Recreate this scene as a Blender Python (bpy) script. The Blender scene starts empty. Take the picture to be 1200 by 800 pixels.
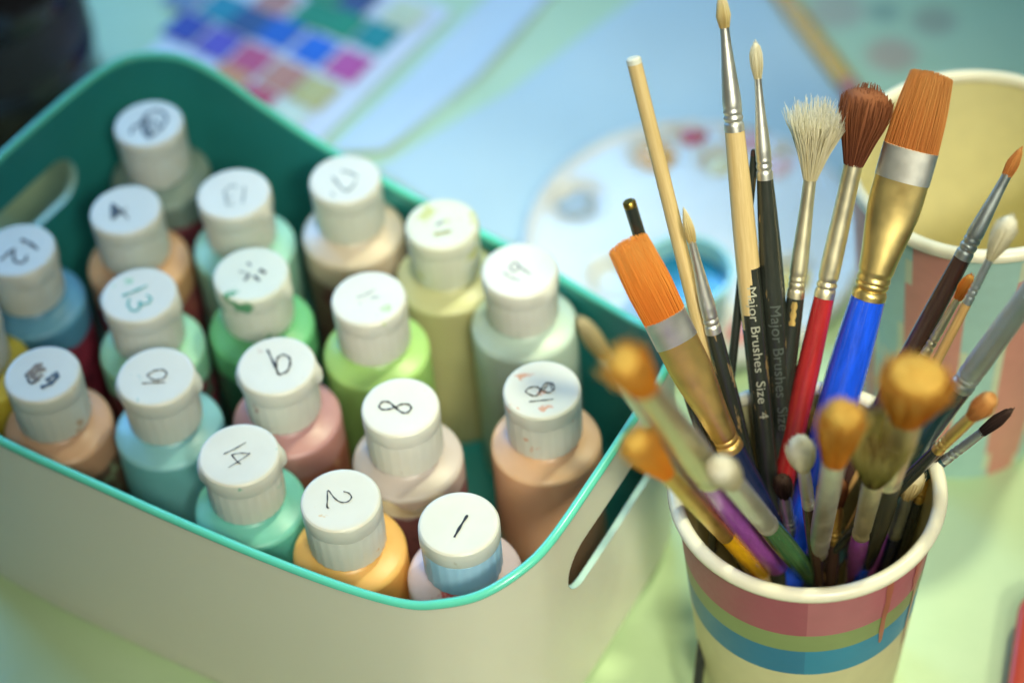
import bpy, bmesh, math, random
from mathutils import Vector, Matrix
random.seed(7)
scene = bpy.context.scene
COL = scene.collection
S = 0.001                      # everything below is written in millimetres
PI = math.pi
V = Vector

# ------------------------------------------------------------------ camera frame
F = 2833.0                     # focal length in pixels of a 1200 px wide frame
PITCH, ROLL = math.radians(47.9), math.radians(5.1)
FWD = V((0, math.cos(PITCH), -math.sin(PITCH)))
_r0 = V((1, 0, 0)); _d0 = V((0, -math.sin(PITCH), -math.cos(PITCH)))
CX = math.cos(ROLL) * _r0 + math.sin(ROLL) * _d0
CY = -math.sin(ROLL) * _r0 + math.cos(ROLL) * _d0
CAM = V((21.1, -454.06, 682.45))

def ray(px, py):
    return FWD + CX * ((px - 600) / F) + CY * ((py - 400) / F)

def at(px, py, z):             # the point at height z seen at a photo pixel (used to measure positions)
    r = ray(px, py)
    return CAM + r * ((z - CAM.z) / r.z)

UA = math.radians(37)
UU = V((math.cos(UA), -math.sin(UA), 0)); VV = V((math.sin(UA), math.cos(UA), 0))
def uv(u, v, z=0):
    p = UU * u + VV * v
    return V((p.x, p.y, z))

# ------------------------------------------------------------------ helpers
def lin(c):
    if isinstance(c, str):
        c = [int(c[i:i + 2], 16) / 255 for i in (0, 2, 4)]
    else:
        c = [x / 255 for x in c]
    return tuple((x / 12.92 if x <= .04045 else ((x + .055) / 1.055) ** 2.4) for x in c) + (1,)

class MB:
    def __init__(s):
        s.v = []; s.f = []; s.m = []; s.t = []
    def vert(s, p, t=0.0):
        s.v.append((p[0], p[1], p[2])); s.t.append(t); return len(s.v) - 1
    def face(s, idx, m=0):
        s.f.append(tuple(idx)); s.m.append(m)
    def rings(s, rings, m=0, closed=True, cap0=False, cap1=False, tone=None, mfun=None):
        ids = []
        for k, r in enumerate(rings):
            ids.append([s.vert(p, tone[k] if tone else 0) for p in r])
        n = len(rings[0])
        for k in range(len(ids) - 1):
            for i in range(n if closed else n - 1):
                j = (i + 1) % n
                s.face((ids[k][i], ids[k][j], ids[k + 1][j], ids[k + 1][i]), mfun(k, i) if mfun else m)
        if cap0: s.face(tuple(reversed(ids[0])), m)
        if cap1: s.face(tuple(ids[-1]), m if not mfun else mfun(len(ids) - 2, 0))
        return ids
    def lathe(s, prof, n=40, m=0, cap0=False, cap1=False, mfun=None, c=(0, 0), sx=1.0, sy=1.0):
        rr = []
        for r, z in prof:
            rr.append([(c[0] + r * sx * math.cos(2 * PI * i / n), c[1] + r * sy * math.sin(2 * PI * i / n), z) for i in range(n)])
        return s.rings(rr, m, True, cap0, cap1, mfun=mfun)
    def tube(s, pts, r, n=8, m=0, closed=False):
        pts = [V(p) for p in pts]; rings = []; N = len(pts)
        up = V((0, 0, 1))
        for k in range(N):
            a = pts[(k - 1) % N] if (closed or k > 0) else pts[k]
            b = pts[(k + 1) % N] if (closed or k < N - 1) else pts[k]
            t = (b - a).normalized()
            x = t.cross(up)
            if x.length < 1e-4: x = V((1, 0, 0))
            x.normalize(); y = x.cross(t)
            rr = r[k] if isinstance(r, (list, tuple)) else r
            rings.append([pts[k] + x * (rr * math.cos(2 * PI * i / n)) + y * (rr * math.sin(2 * PI * i / n)) for i in range(n)])
        if closed: rings.append(rings[0])
        s.rings(rings, m, True, not closed, not closed)
    def box(s, a, b, m=0, bev=0):
        x0, y0, z0 = a; x1, y1, z1 = b
        q = [s.vert(p) for p in ((x0,y0,z0),(x1,y0,z0),(x1,y1,z0),(x0,y1,z0),(x0,y0,z1),(x1,y0,z1),(x1,y1,z1),(x0,y1,z1))]
        for fc in ((3,2,1,0),(4,5,6,7),(0,1,5,4),(1,2,6,5),(2,3,7,6),(3,0,4,7)):
            s.face([q[i] for i in fc], m)

def obj(name, mb, mats, parent=None, smooth=True, angle=40):
    me = bpy.data.meshes.new(name)
    me.from_pydata([(x * S, y * S, z * S) for x, y, z in mb.v], [], mb.f)
    if not isinstance(mats, (list, tuple)): mats = [mats]
    for m in mats: me.materials.append(m)
    me.polygons.foreach_set('material_index', mb.m)
    at_ = me.attributes.new('tone', 'FLOAT', 'POINT')
    at_.data.foreach_set('value', mb.t)
    if smooth:
        me.polygons.foreach_set('use_smooth', [True] * len(mb.f))
        me.set_sharp_from_angle(angle=math.radians(angle))
    me.update()
    o = bpy.data.objects.new(name, me); COL.objects.link(o)
    if parent: o.parent = parent
    return o

def thing(name, label, cat, loc=(0, 0, 0), rot=None, group=None):
    o = bpy.data.objects.new(name, None); COL.objects.link(o)
    o.empty_display_size = 0.01
    M = Matrix.Translation(V(loc) * S)
    if rot is not None: M = M @ rot.to_4x4()
    o.matrix_world = M
    o['label'] = label; o['category'] = cat
    if group: o['group'] = group
    return o

def smoothline(pts, n=6, closed=False):
    pts = [V(p) for p in pts]; out = []; N = len(pts)
    if N < 3 and not closed: 
        return [pts[0].lerp(pts[-1], k / 6) for k in range(7)]
    for i in range(N if closed else N - 1):
        if closed: p0, p1, p2, p3 = pts[(i-1) % N], pts[i], pts[(i+1) % N], pts[(i+2) % N]
        else: p0, p1, p2, p3 = pts[max(i-1, 0)], pts[i], pts[i+1], pts[min(i+2, N-1)]
        for k in range(n):
            t = k / n
            out.append(.5 * ((2*p1) + (p2-p0)*t + (2*p0-5*p1+4*p2-p3)*t*t + (3*p1-p0-3*p2+p3)*t*t*t))
    if not closed: out.append(pts[-1])
    return out

# ------------------------------------------------------------------ materials
def nodes(name):
    m = bpy.data.materials.new(name); m.use_nodes = True
    nt = m.node_tree
    return m, nt, nt.nodes['Principled BSDF']

def coords(nt, scale=1.0):
    tc = nt.nodes.new('ShaderNodeTexCoord'); oi = nt.nodes.new('ShaderNodeObjectInfo')
    cb = nt.nodes.new('ShaderNodeCombineXYZ'); ad = nt.nodes.new('ShaderNodeVectorMath')
    for q in ('X', 'Y', 'Z'): nt.links.new(oi.outputs['Random'], cb.inputs[q])
    nt.links.new(tc.outputs['Object'], ad.inputs[0]); nt.links.new(cb.outputs[0], ad.inputs[1])
    return ad.outputs[0]

def noise(nt, vec, scale, detail=3, rough=.55):
    n = nt.nodes.new('ShaderNodeTexNoise')
    n.inputs['Scale'].default_value = scale; n.inputs['Detail'].default_value = detail
    n.inputs['Roughness'].default_value = rough
    nt.links.new(vec, n.inputs['Vector'])
    return n.outputs['Fac']

def ramp(nt, fac, stops):
    r = nt.nodes.new('ShaderNodeValToRGB')
    e = r.color_ramp.elements
    while len(e) < len(stops): e.new(.5)
    for k, (p, c) in enumerate(stops):
        e[k].position = p; e[k].color = c
    nt.links.new(fac, r.inputs['Fac'])
    return r.outputs['Color']

def mix(nt, fac, a, b):
    m = nt.nodes.new('ShaderNodeMix'); m.data_type = 'RGBA'
    for s, v in ((m.inputs[0], fac), (m.inputs[6], a), (m.inputs[7], b)):
        if isinstance(v, (tuple, float, int)): s.default_value = v
        else: nt.links.new(v, s)
    return m.outputs[2]

def bump(nt, bsdf, h, strength, dist):
    b = nt.nodes.new('ShaderNodeBump')
    b.inputs['Strength'].default_value = strength; b.inputs['Distance'].default_value = dist
    nt.links.new(h, b.inputs['Height']); nt.links.new(b.outputs['Normal'], bsdf.inputs['Normal'])

def plastic(name, c, rough=.4, var=.12, sss=0.0, scale=120, spec=.5, stain=None, stain_at=.62, bmp=.0, sscale=.004, stain_scale=90, rvar=1.0):
    m, nt, b = nodes(name)
    c = lin(c); vec = coords(nt)
    n = noise(nt, vec, scale)
    dk = tuple(x * (1 - var) for x in c[:3]) + (1,); lt = tuple(min(1, x * (1 + var * .6)) for x in c[:3]) + (1,)
    col = ramp(nt, n, [(.3, dk), (.7, lt)])
    if stain is not None:
        n2 = noise(nt, vec, stain_scale, 4, .6)
        f = ramp(nt, n2, [(stain_at, (0, 0, 0, 1)), (stain_at + .06, (1, 1, 1, 1))])
        col = mix(nt, f, col, lin(stain))
    nt.links.new(col, b.inputs['Base Color'])
    b.inputs['Roughness'].default_value = rough
    b.inputs['Specular IOR Level'].default_value = spec
    n3 = noise(nt, vec, scale * 4)
    r = nt.nodes.new('ShaderNodeMapRange'); nt.links.new(n3, r.inputs['Value'])
    r.inputs['To Min'].default_value = rough * (1 - .2 * rvar); r.inputs['To Max'].default_value = min(1, rough * (1 + .25 * rvar))
    nt.links.new(r.outputs['Result'], b.inputs['Roughness'])
    if sss:
        b.inputs['Subsurface Weight'].default_value = sss
        b.inputs['Subsurface Radius'].default_value = (1, .8, .6)
        b.inputs['Subsurface Scale'].default_value = sscale
    if bmp: bump(nt, b, n3, bmp, .0003)
    return m

def metal(name, c, rough=.25):
    m, nt, b = nodes(name)
    vec = coords(nt); n = noise(nt, vec, 160, 3)
    c = lin(c)
    nt.links.new(ramp(nt, n, [(.3, tuple(x * .9 for x in c[:3]) + (1,)), (.7, c)]), b.inputs['Base Color'])
    b.inputs['Metallic'].default_value = 1
    r = nt.nodes.new('ShaderNodeMapRange'); nt.links.new(n, r.inputs['Value'])
    r.inputs['To Min'].default_value = rough * .7; r.inputs['To Max'].default_value = rough * 1.5
    nt.links.new(r.outputs['Result'], b.inputs['Roughness'])
    return m

def lacquer(name, c, chip=None, rough=.18, at_=.66):
    m, nt, b = nodes(name)
    tc = nt.nodes.new('ShaderNodeTexCoord'); mp = nt.nodes.new('ShaderNodeMapping')
    mp.inputs['Scale'].default_value = (1, 1, .16)
    nt.links.new(tc.outputs['Object'], mp.inputs['Vector'])
    n = noise(nt, mp.outputs['Vector'], 520, 5, .65); c = lin(c)
    col = ramp(nt, n, [(.3, tuple(x * .75 for x in c[:3]) + (1,)), (.7, tuple(min(1, x * 1.2) for x in c[:3]) + (1,))])
    if chip:
        n2 = noise(nt, mp.outputs['Vector'], 300, 5, .7)
        f = ramp(nt, n2, [(at_, (0, 0, 0, 1)), (at_ + .03, (1, 1, 1, 1))])
        col = mix(nt, f, col, lin(chip))
    nt.links.new(col, b.inputs['Base Color'])
    b.inputs['Roughness'].default_value = rough
    b.inputs['Coat Weight'].default_value = .4; b.inputs['Coat Roughness'].default_value = .12
    bump(nt, b, n, .12, .0004)
    return m

def wood(name, c1, c2, rough=.45):
    m, nt, b = nodes(name)
    tc = nt.nodes.new('ShaderNodeTexCoord'); mp = nt.nodes.new('ShaderNodeMapping')
    mp.inputs['Scale'].default_value = (1, 1, .05)
    nt.links.new(tc.outputs['Object'], mp.inputs['Vector'])
    n = noise(nt, mp.outputs['Vector'], 900, 5, .7)
    nt.links.new(ramp(nt, n, [(.3, lin(c1)), (.7, lin(c2))]), b.inputs['Base Color'])
    b.inputs['Roughness'].default_value = rough
    bump(nt, b, n, .2, .0003)
    return m

def bristle_mat(name, root, mid, tip):
    m, nt, b = nodes(name)
    a = nt.nodes.new('ShaderNodeAttribute'); a.attribute_name = 'tone'
    bc = ramp(nt, a.outputs['Fac'], [(.0, lin(root)), (.55, lin(mid)), (1, lin(tip))])
    nt.links.new(bc, b.inputs['Base Color'])
    # thin hairs let light through
    tr = nt.nodes.new('ShaderNodeBsdfTranslucent'); nt.links.new(bc, tr.inputs['Color'])
    mx = nt.nodes.new('ShaderNodeMixShader'); mx.inputs[0].default_value = .3
    nt.links.new(b.outputs[0], mx.inputs[1]); nt.links.new(tr.outputs[0], mx.inputs[2])
    nt.links.new(mx.outputs[0], nt.nodes['Material Output'].inputs['Surface'])
    b.inputs['Roughness'].default_value = .75
    b.inputs['Specular IOR Level'].default_value = .25
    b.inputs['Subsurface Weight'].default_value = 0.0
    return m

M = {}
M['cap'] = plastic('cap_plastic', 'dcdacd', .38, .05, .25, 60, stain='b9b39a', stain_at=.70)
M['cap_green'] = plastic('cap_green_smudged', 'd8dac8', .38, .05, .25, 60, stain='5d9a6c', stain_at=.60, stain_scale=110)
M['cap_orange'] = plastic('cap_orange_smudged', 'dddacb', .38, .05, .25, 60, stain='d9a07c', stain_at=.63, stain_scale=150)
M['cap_yellow'] = plastic('cap_yellow_smudged', 'd8d8c2', .4, .05, .25, 60, stain='c5c57a', stain_at=.60, stain_scale=80)
M['cap_blue'] = plastic('cap_blue_tinted', 'aad0e6', .36, .06, .3, 60)  # blue light reflected on the skirt, painted into its colour
M['ink'] = plastic('marker_ink', '23272f', .6, .2)
M['ink_grey'] = plastic('faded_marker_ink', '8a9698', .6, .1)
M['ink_mid'] = plastic('worn_marker_ink', '4c5a66', .6, .2)
M['ink_teal'] = plastic('teal_marker_ink', '3fa79d', .6, .1)
M['ink_brown'] = plastic('brown_smear', '8d7a66', .6, .2)
M['ink_olive'] = plastic('olive_smear', 'a3a25c', .6, .2)
M['paper_cream'] = plastic('torn_paper', 'e9e0bd', .8, .1)

# ------------------------------------------------------------------ table
def make_table():
    mb = MB(); x0, x1, y0, y1, st = -560, 640, -420, 780, 6.0
    nx = int((x1 - x0) / st); ny = int((y1 - y0) / st)
    P1, P2 = at(455, 185, 0), at(665, -5, 0)
    d = (P2 - P1).normalized(); nrm = V((-d.y, d.x, 0))
    def h(x, y):
        p = V((x, y, 0)) - P1
        s = p.dot(d); c = p.dot(nrm)
        w = 1 / (1 + math.exp(-(s - 5) / 9))
        z = w * .12 * (3.2 * math.exp(-((c - 3 - s * .03) / 8) ** 2) + 1.6 * math.exp(-((c - 30) / 7) ** 2) + 1.4 * math.exp(-((c + 38 + s * .1) / 9) ** 2))
        q = V((x, y, 0)) - at(835, 0, 0)
        if q.y > -60: z += .2 * math.exp(-(q.x / 14) ** 2) * (1 / (1 + math.exp(-(q.y + 30) / 8)))
        return z
    ids = [[mb.vert((x0 + i * st, y0 + j * st, h(x0 + i * st, y0 + j * st))) for i in range(nx + 1)] for j in range(ny + 1)]
    for j in range(ny):
        for i in range(nx):
            mb.face((ids[j][i], ids[j][i+1], ids[j+1][i+1], ids[j+1][i]))
    m, nt, b = nodes('pale_mint_oilcloth')
    vec = nt.nodes.new('ShaderNodeTexCoord').outputs['Object']
    n1 = noise(nt, vec, 9, 4); n2 = noise(nt, vec, 26, 6, .65)
    col = ramp(nt, n1, [(.3, lin('b7d09d')), (.7, lin('c5dcae'))])
    f2 = ramp(nt, n2, [(.62, (0, 0, 0, 1)), (.8, (.85, .85, .85, 1))])
    col = mix(nt, f2, col, lin('a8c291'))
    # old paint spots near the far edge of the cloth
    for px, py, rad, c in ((1045, 65, 14, 'd0584c'), (980, 12, 16, 'b4746a'), (1035, 14, 9, '4f665c'), (1095, 25, 12, '8d5f56')):
        p = at(px, py, 0) * S
        vm = nt.nodes.new('ShaderNodeVectorMath'); vm.operation = 'DISTANCE'
        nt.links.new(vec, vm.inputs[0]); vm.inputs[1].default_value = p
        mr = nt.nodes.new('ShaderNodeMapRange'); nt.links.new(vm.outputs['Value'], mr.inputs['Value'])
        mr.inputs['From Min'].default_value = rad * S * .5; mr.inputs['From Max'].default_value = rad * S
        mr.inputs['To Min'].default_value = .42; mr.inputs['To Max'].default_value = 0
        col = mix(nt, mr.outputs['Result'], col, lin(c))
    nt.links.new(col, b.inputs['Base Color'])
    b.inputs['Roughness'].default_value = .45
    bump(nt, b, n2, .5, .002)
    o = obj('table_top', mb, m)
    o['kind'] = 'structure'
make_table()

# ------------------------------------------------------------------ bin
RIM = [(-154,-42,88),(-112,-40,88),(-85,-38.5,88),(-52,-36.5,89),(-21,-34,91),(0,-30.5,93),(11,-26,95.5),(21,-18.5,98.5),(28,-7,102),(31,6,104.5),(30,33,105.5),(28,60,105.5),(26,80,104.5),(21,95,100),
       (10,105,91),(-6,112,83),(-30,118,79),(-62,122.5,79),(-92,124.5,80),(-118,125,83),(-147,125,88.5),(-172,125.5,95),(-190,125.5,101),(-205,123.5,104.5),(-216,118,105.5),(-224,109,105.5),(-227.5,90,105.5),(-228.5,47,105.5),(-228,5,105),(-223,-22,102),(-208,-36,96),(-184,-41,90.5)]
BC = (-99, 42)
def make_bin():
    t = thing('storage_bin', 'cream plastic storage bin with mint green inside, holding the paint bottles', 'bin', uv(BC[0], BC[1], 0))
    o0 = uv(BC[0], BC[1], 0)
    rim = smoothline(RIM, 16, True); N = len(rim)
    ctr = V((BC[0], BC[1], 0))
    base = [V((BC[0] + (p.x - BC[0]) * .975, BC[1] + (p.y - BC[1]) * (1.045 if p.y < BC[1] else .99), 0)) for p in rim]
    def inward(pts, i):
        a, b = pts[(i - 1) % N], pts[(i + 1) % N]
        d = b - a; n = V((-d.y, d.x, 0)).normalized()
        return n if n.dot(ctr - V((pts[i].x, pts[i].y, 0))) > 0 else -n
    inn = [inward(rim, i) for i in range(N)]
    NR = 64
    def prof(i, off):
        b, r = base[i], rim[i]; n = inn[i]; out = []
        for ins, z in ((9.5, 0.0 + off), (5.5, .5 + off), (2.4, 2.2 + off * .7), (.6, 5.2 + off * .3)):
            out.append(V((b.x, b.y, 0)) + n * (ins + off) + V((0, 0, z)))
        for k in range(NR + 1):
            z = 8 + (r.z - 8) * k / NR; f = z / 105
            p = V((b.x, b.y, 0)).lerp(V((r.x, r.y, 0)), f) if True else None
            out.append(V((p.x, p.y, z)) + n * off)
        return out
    # handle holes in the two short ends: a stadium in (v, z)
    def hole(p):
        for side, (v0, v1, z0, z1) in ((1, (13, 76, 65, 86)), (-1, (8, 78, 67, 86))):
            if (side > 0 and p.x > 8) or (side < 0 and p.x < -205):
                rz = (z1 - z0) / 2; zc = (z0 + z1) / 2
                vv = min(max(p.y, v0 + rz), v1 - rz)
                d = math.hypot(p.y - vv, p.z - zc)
                return d - rz, V((p.x, vv, zc)), rz
        return 99, None, 0
    P = [prof(i, 0) for i in range(N)]; Q = [prof(i, 2.2) for i in range(N)]
    K = len(P[0])
    dead = set()
    for i in range(N):
        for k in range(K - 1):
            c = (P[i][k] + P[(i+1) % N][k] + P[i][k+1] + P[(i+1) % N][k+1]) / 4
            if hole(c)[0] < 0: dead.add((i, k))
    def quads(i, k): return [((i-1) % N, k-1), ((i-1) % N, k), (i, k-1), (i, k)]
    for i in range(N):
        for k in range(1, K - 1):
            q = [x in dead for x in quads(i, k)]
            if any(q) and not all(q):
                d, c, rz = hole(P[i][k])
                dv = V((0, P[i][k].y - c.y, P[i][k].z - c.z)); dv = dv.normalized() * rz
                ny, nz = c.y + dv.y, c.z + dv.z
                ddy, ddz = ny - P[i][k].y, nz - P[i][k].z
                P[i][k] = V((P[i][k].x, ny, nz)); Q[i][k] = V((Q[i][k].x, Q[i][k].y + ddy, Q[i][k].z + ddz))
    W = lambda p: uv(p.x, p.y, p.z) - o0
    sh, li = MB(), MB()
    A = [[sh.vert(W(p)) for p in col] for col in P]; Bq = [[li.vert(W(p)) for p in col] for col in Q]
    for i in range(N):
        j = (i + 1) % N
        for k in range(K - 1):
            if (i, k) in dead: continue
            sh.face((A[i][k], A[j][k], A[j][k+1], A[i][k+1]))
            li.face((Bq[i][k+1], Bq[j][k+1], Bq[j][k], Bq[i][k]))
    sh.face([A[i][0] for i in reversed(range(N))]); li.face([Bq[i][0] for i in range(N)])
    # lips of the holes
    lips = (MB(), MB())
    for i in range(N):
        j = (i + 1) % N
        for k in range(K - 1):
            if (i, k) in dead: continue
            lip = lips[0] if P[i][k].x > -100 else lips[1]
            for (a, b2), nb in ((((i, k), (j, k)), (i, k-1)), (((j, k+1), (i, k+1)), (i, k+1)), (((i, k+1), (i, k)), ((i-1) % N, k)), (((j, k), (j, k+1)), (j, k))):
                if nb in dead:
                    q = [lip.vert(W(P[a[0]][a[1]])), lip.vert(W(P[b2[0]][b2[1]])), lip.vert(W(Q[b2[0]][b2[1]])), lip.vert(W(Q[a[0]][a[1]]))]
                    lip.face(q)
    rm = MB()
    pts = [W(V((p.x, p.y, p.z)) + inn[i] * 1.1) for i, p in enumerate(rim)]
    rm.tube(pts, 1.5, 10, 0, True)
    cream = plastic('bin_cream_plastic', 'dfdbc8', .28, .02, .4, 12, sscale=.01, rvar=.15)
    green = plastic('bin_green_plastic', '2f918c', .34, .05, .15, 30, rvar=.3)
    rimg = plastic('bin_rim_green', '66d6ba', .22, .04, .2, 60, rvar=.2)
    lipm = plastic('bin_handle_edge', 'bfe0cc', .25, .04, .3, 60)
    obj('shell', sh, cream, t); obj('liner', li, green, t); obj('handle_edge', lips[0], lipm, t); obj('handle_edge', lips[1], lipm, t); obj('rim', rm, rimg, t)
make_bin()

# ------------------------------------------------------------------ bottles
FLOOR = 3.0
ZT = 100.0
BR = 18.2
def stroke(mb, pts, w):
    pts = smoothline(pts, 5); L = len(pts)
    l, r = [], []
    for k, p in enumerate(pts):
        d = pts[min(k+1, L-1)] - pts[max(k-1, 0)]
        n = V((-d.y, d.x, 0))
        if n.length < 1e-6: n = V((1, 0, 0))
        n.normalize()
        ww = w * .5 * (.85 + .25 * math.sin(k * 1.3)) * (.75 if k in (0, L-1) else 1)
        l.append(mb.vert(p + n * ww)); r.append(mb.vert(p - n * ww))
    for k in range(L - 1):
        mb.face((r[k], r[k+1], l[k+1], l[k]))

BOT_GROUP = 'numbered paint bottles in the bin'
def bottle(cap_px, label, shoulder, body, marks=(), zoom=None, capm='cap', tab=-.5, lid=True, lab=None, labz=(14, 60), flap=None, ztop=ZT, clear=False, specks=None):
    c = at(cap_px[0], cap_px[1], ztop)
    t = thing('paint_bottle', label, 'paint bottle', (c.x, c.y, FLOOR), None, BOT_GROUP)
    h = ztop - FLOOR
    mb = MB()
    zs = h - 25.5
    prof = [(0, 0), (15.5, 0), (17.4, .8), (BR, 2.6), (BR, 20), (BR, 40), (BR, zs - 1.6), (BR - .25, zs - .7), (BR - .9, zs - .1), (BR - 1.9, zs + .25), (14.5, zs + .9), (11.6, zs + 1.7), (10.2, zs + 2.6), (9.6, zs + 4), (9.6, zs + 7)]
    mb.lathe(prof, 56, 0, mfun=lambda k, i: 0 if k >= 6 else 1)
    hx = lambda c: [int(c[i:i + 2], 16) for i in (0, 2, 4)]
    pale = lambda c, k: [min(255, v + (235 - v) * k) for v in c]
    ms = plastic('bottle_shoulder_plastic', pale(hx(shoulder), .16), .36, .07, .35, 60, stain=specks, stain_at=.6, stain_scale=70)
    mbd = plastic('bottle_body_plastic', pale([a * .35 + b * .65 for a, b in zip(hx(body), hx(shoulder))], .12), .33, .1, .5, 40, sscale=.012)
    obj('body', mb, [ms, mbd], t)
    # cap: ribbed skirt, hinged lid with thumb tab
    mc = MB(); zb = zs + 4.8; zl = h - 6.6
    n = 96
    rings = []
    for r, z, rib in ((11.2, zb, 0), (12.15, zb, 1), (12.3, zb + .6, 1), (12.45, zl - 1.0, 1), (12.3, zl - .35, 0), (11.9, zl - .1, 0)):
        rings.append([((r - (.15 if rib and i % 4 < 2 else 0)) * math.cos(2*PI*i/n), (r - (.15 if rib and i % 4 < 2 else 0)) * math.sin(2*PI*i/n), z) for i in range(n)])
    mc.rings(rings, 1 if capm == 'cap_blue' else 0, True, True, False)
    def rl(r, i):
        a = 2 * PI * i / n
        d = (a - tab + PI) % (2 * PI) - PI; e = (a - tab) % (2 * PI) - PI
        return r + (1.5 * math.exp(-(d / .17) ** 4) if lid else .15 * math.exp(-(d / .2) ** 4)) + .9 * math.exp(-(e / .28) ** 4) * (1 if lid else .2)
    R = 13.0 if lid else 12.6
    rings = []
    for r, z, tb in ((11.9, zl + .05, 0), (R - .1, zl + .05, 1), (R, zl + .4, 1), (R, zl + 3.2, 1), (R, h - 1.3, .35), (R - .22, h - .55, 0), (R - .75, h - .1, 0), (R - 1.3, h, 0), (R - 2.2, h - .05, 0), (4, h - .15, 0), (.01, h - .15, 0)):
        rings.append([((r + (rl(0, i)) * tb) * math.cos(2*PI*i/n), (r + rl(0, i) * tb) * math.sin(2*PI*i/n), z) for i in range(n)])
    mc.rings(rings, 0)
    M['cap_own'] = plastic('cap_dried_paint', 'dcdacd', .38, .05, .25, 60, stain=[a * .6 + b_ * .4 for a, b_ in zip(hx(shoulder), hx('b9b39a'))], stain_at=.66, stain_scale=120)
    if capm == 'cap': capm = 'cap_own'
    cap = obj('cap', mc, [M['cap'], M['cap_blue']] if capm == 'cap_blue' else M[capm], t, angle=30)
    by_m = {}
    for mk in marks:
        ink, w, pts = mk
        q = by_m.setdefault(ink, MB())
        P = []
        for X, Yp in pts:
            z0, s = zoom
            p = at(z0[0] + X / s, z0[1] + Yp / s, ztop)
            P.append(V((p.x - c.x, p.y - c.y, h + .06)))
        stroke(q, P, w * .262)
    for ink, q in by_m.items():
        obj('marker_number', q, M[ink], cap)
    if lab:
        ml = MB(); n2 = 64; lo, hi = labz
        rr = []
        for k in range(5):
            ring = []
            for i in range(n2):
                a = 2 * PI * i / n2
                z = lo + (hi - lo) * k / 4
                if k == 4: z += .5 * math.sin(a * 7 + cap_px[0]) + .4 * math.sin(a * 13 + 1)
                ring.append(((BR + .18) * math.cos(a), (BR + .18) * math.sin(a), z))
            rr.append(ring)
        ml.rings(rr, 0)
        lm = plastic('bottle_label_paper', lab[0], .45, .12, 0, 60, stain=lab[1], stain_at=.55, stain_scale=160)
        obj('label_wrap', ml, lm, t)
    if flap:
        a0, a1, z0, z1, out = flap
        mf = MB(); na, nz = 14, 8; g = []
        for k in range(nz + 1):
            row = []
            for i in range(na + 1):
                f = i / na; e = k / nz
                a = a0 + (a1 - a0) * f
                w = math.sin(PI * f) ** .6
                z = z0 + (z1 - z0) * e * (w * (.85 + .3 * math.sin(f * 9))) 
                r = BR + .3 + out * (e ** 1.6) * w + .5 * math.sin(f * 14) * e
                if z > zs - 3: r = min(r, BR + .3 + out) 
                row.append(mf.vert((r * math.cos(a), r * math.sin(a), z)))
            g.append(row)
        for k in range(nz):
            for i in range(na):
                mf.face((g[k][i], g[k][i+1], g[k+1][i+1], g[k+1][i]))
        tl = obj('torn_label', mf, M['paper_cream'], t)
    return t

K = 'ink'
bottle((174, 145), 'dull grey-green paint bottle with a scribbled 20 on its cap, in the far corner', '6f8578', '4d5b52',
       [('ink_mid', 5, [(265,455),(290,395),(340,375),(400,300)]), ('ink_mid', 5, [(400,290),(480,240),(560,250),(600,310),(560,390),(480,460),(430,490),(385,430),(380,350),(400,290)]), ('ink_mid', 4, [(420,300),(430,470),(480,330),(540,400)])], ((120,100), 8), tab=2.4, lid=False, lab=('7d3a45', '5a2d36'))
bottle((147, 246), 'pale orange paint bottle with a blotted 4 on its cap', 'd79f6a', '98683a',
       [(K, 3, [(330,305),(330,450),(400,400),(470,350)]), (K, 3, [(330,310),(420,380),(485,455)]), ('ink_mid', 4, [(350,330),(350,430),(385,350),(385,420)])], ((90,200), 8), tab=2.6, lid=False, lab=('8a3f47', '9c5a4c'))
bottle((274, 227), 'mint paint bottle with a faint grey 13 on its cap, behind the green bottle', '9bd8bd', '4f7d68',
       [('ink_grey', 3, [(530,310),(525,390),(510,470)]), ('ink_grey', 3, [(460,315),(420,298),(350,350),(360,410),(410,405)]), ('ink_grey', 3, [(360,410),(370,480),(440,470)])], ((220,180), 8), tab=-.6)
bottle((294, 321), 'grass green paint bottle whose cap has green smears and a broken number', '58b46b', '2e6b48',
       [('ink_mid', 4, [(400,222),(430,250)]), ('ink_grey', 3, [(320,300),(420,330)]), (K, 6, [(512,287),(570,320)]), (K, 5, [(462,345),(512,392)]), ('ink_mid', 5, [(420,330),(372,390)])], ((240,280), 8), 'cap_green', tab=-.4, lab=('2f5f47', '4a3a3c'))
bottle((21, 293), 'blue paint bottle with a bold 12 on its cap, by the left end', '4b8fae', '2f6f96',
       [(K, 5, [(195,245),(280,280),(355,340)]), (K, 4, [(0,440),(60,390),(125,335),(125,400),(140,450),(190,465),(240,440),(250,395)])], ((0,250), 8), tab=2.0, lab=('8c3346', '5a2433'))
bottle((163, 345.5), 'pale mint paint bottle with a teal 13 on its cap', '98d6ac', '4f9a7c',
       [('ink_teal', 4, [(265,375),(380,330),(500,275)]), ('ink_teal', 3.6, [(335,400),(320,450),(345,500),(390,515),(430,480),(425,430),(460,450),(510,440),(535,400),(495,365)])], ((110,300), 8), tab=2.9, lab=('7b2f40', '3f6f5c'))
bottle((49.5, 438), 'peach brown paint bottle with a brown and navy smear on its cap', 'c9966f', '8c5f45',
       [('ink_brown', 8, [(262,392),(330,320),(400,290)]), ('ink_brown', 8, [(285,425),(360,350),(430,340)]), ('ink_brown', 6, [(310,440),(400,390)]), (K, 3.5, [(240,385),(265,440),(295,472),(375,428)]), ('ink_mid', 7, [(380,512),(460,480),(530,420),(525,362)]), ('ink_mid', 6, [(430,450),(510,385)])], ((0,390), 8), tab=2.6, lid=False, lab=('6f5a48', '8b9b78'))
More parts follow.
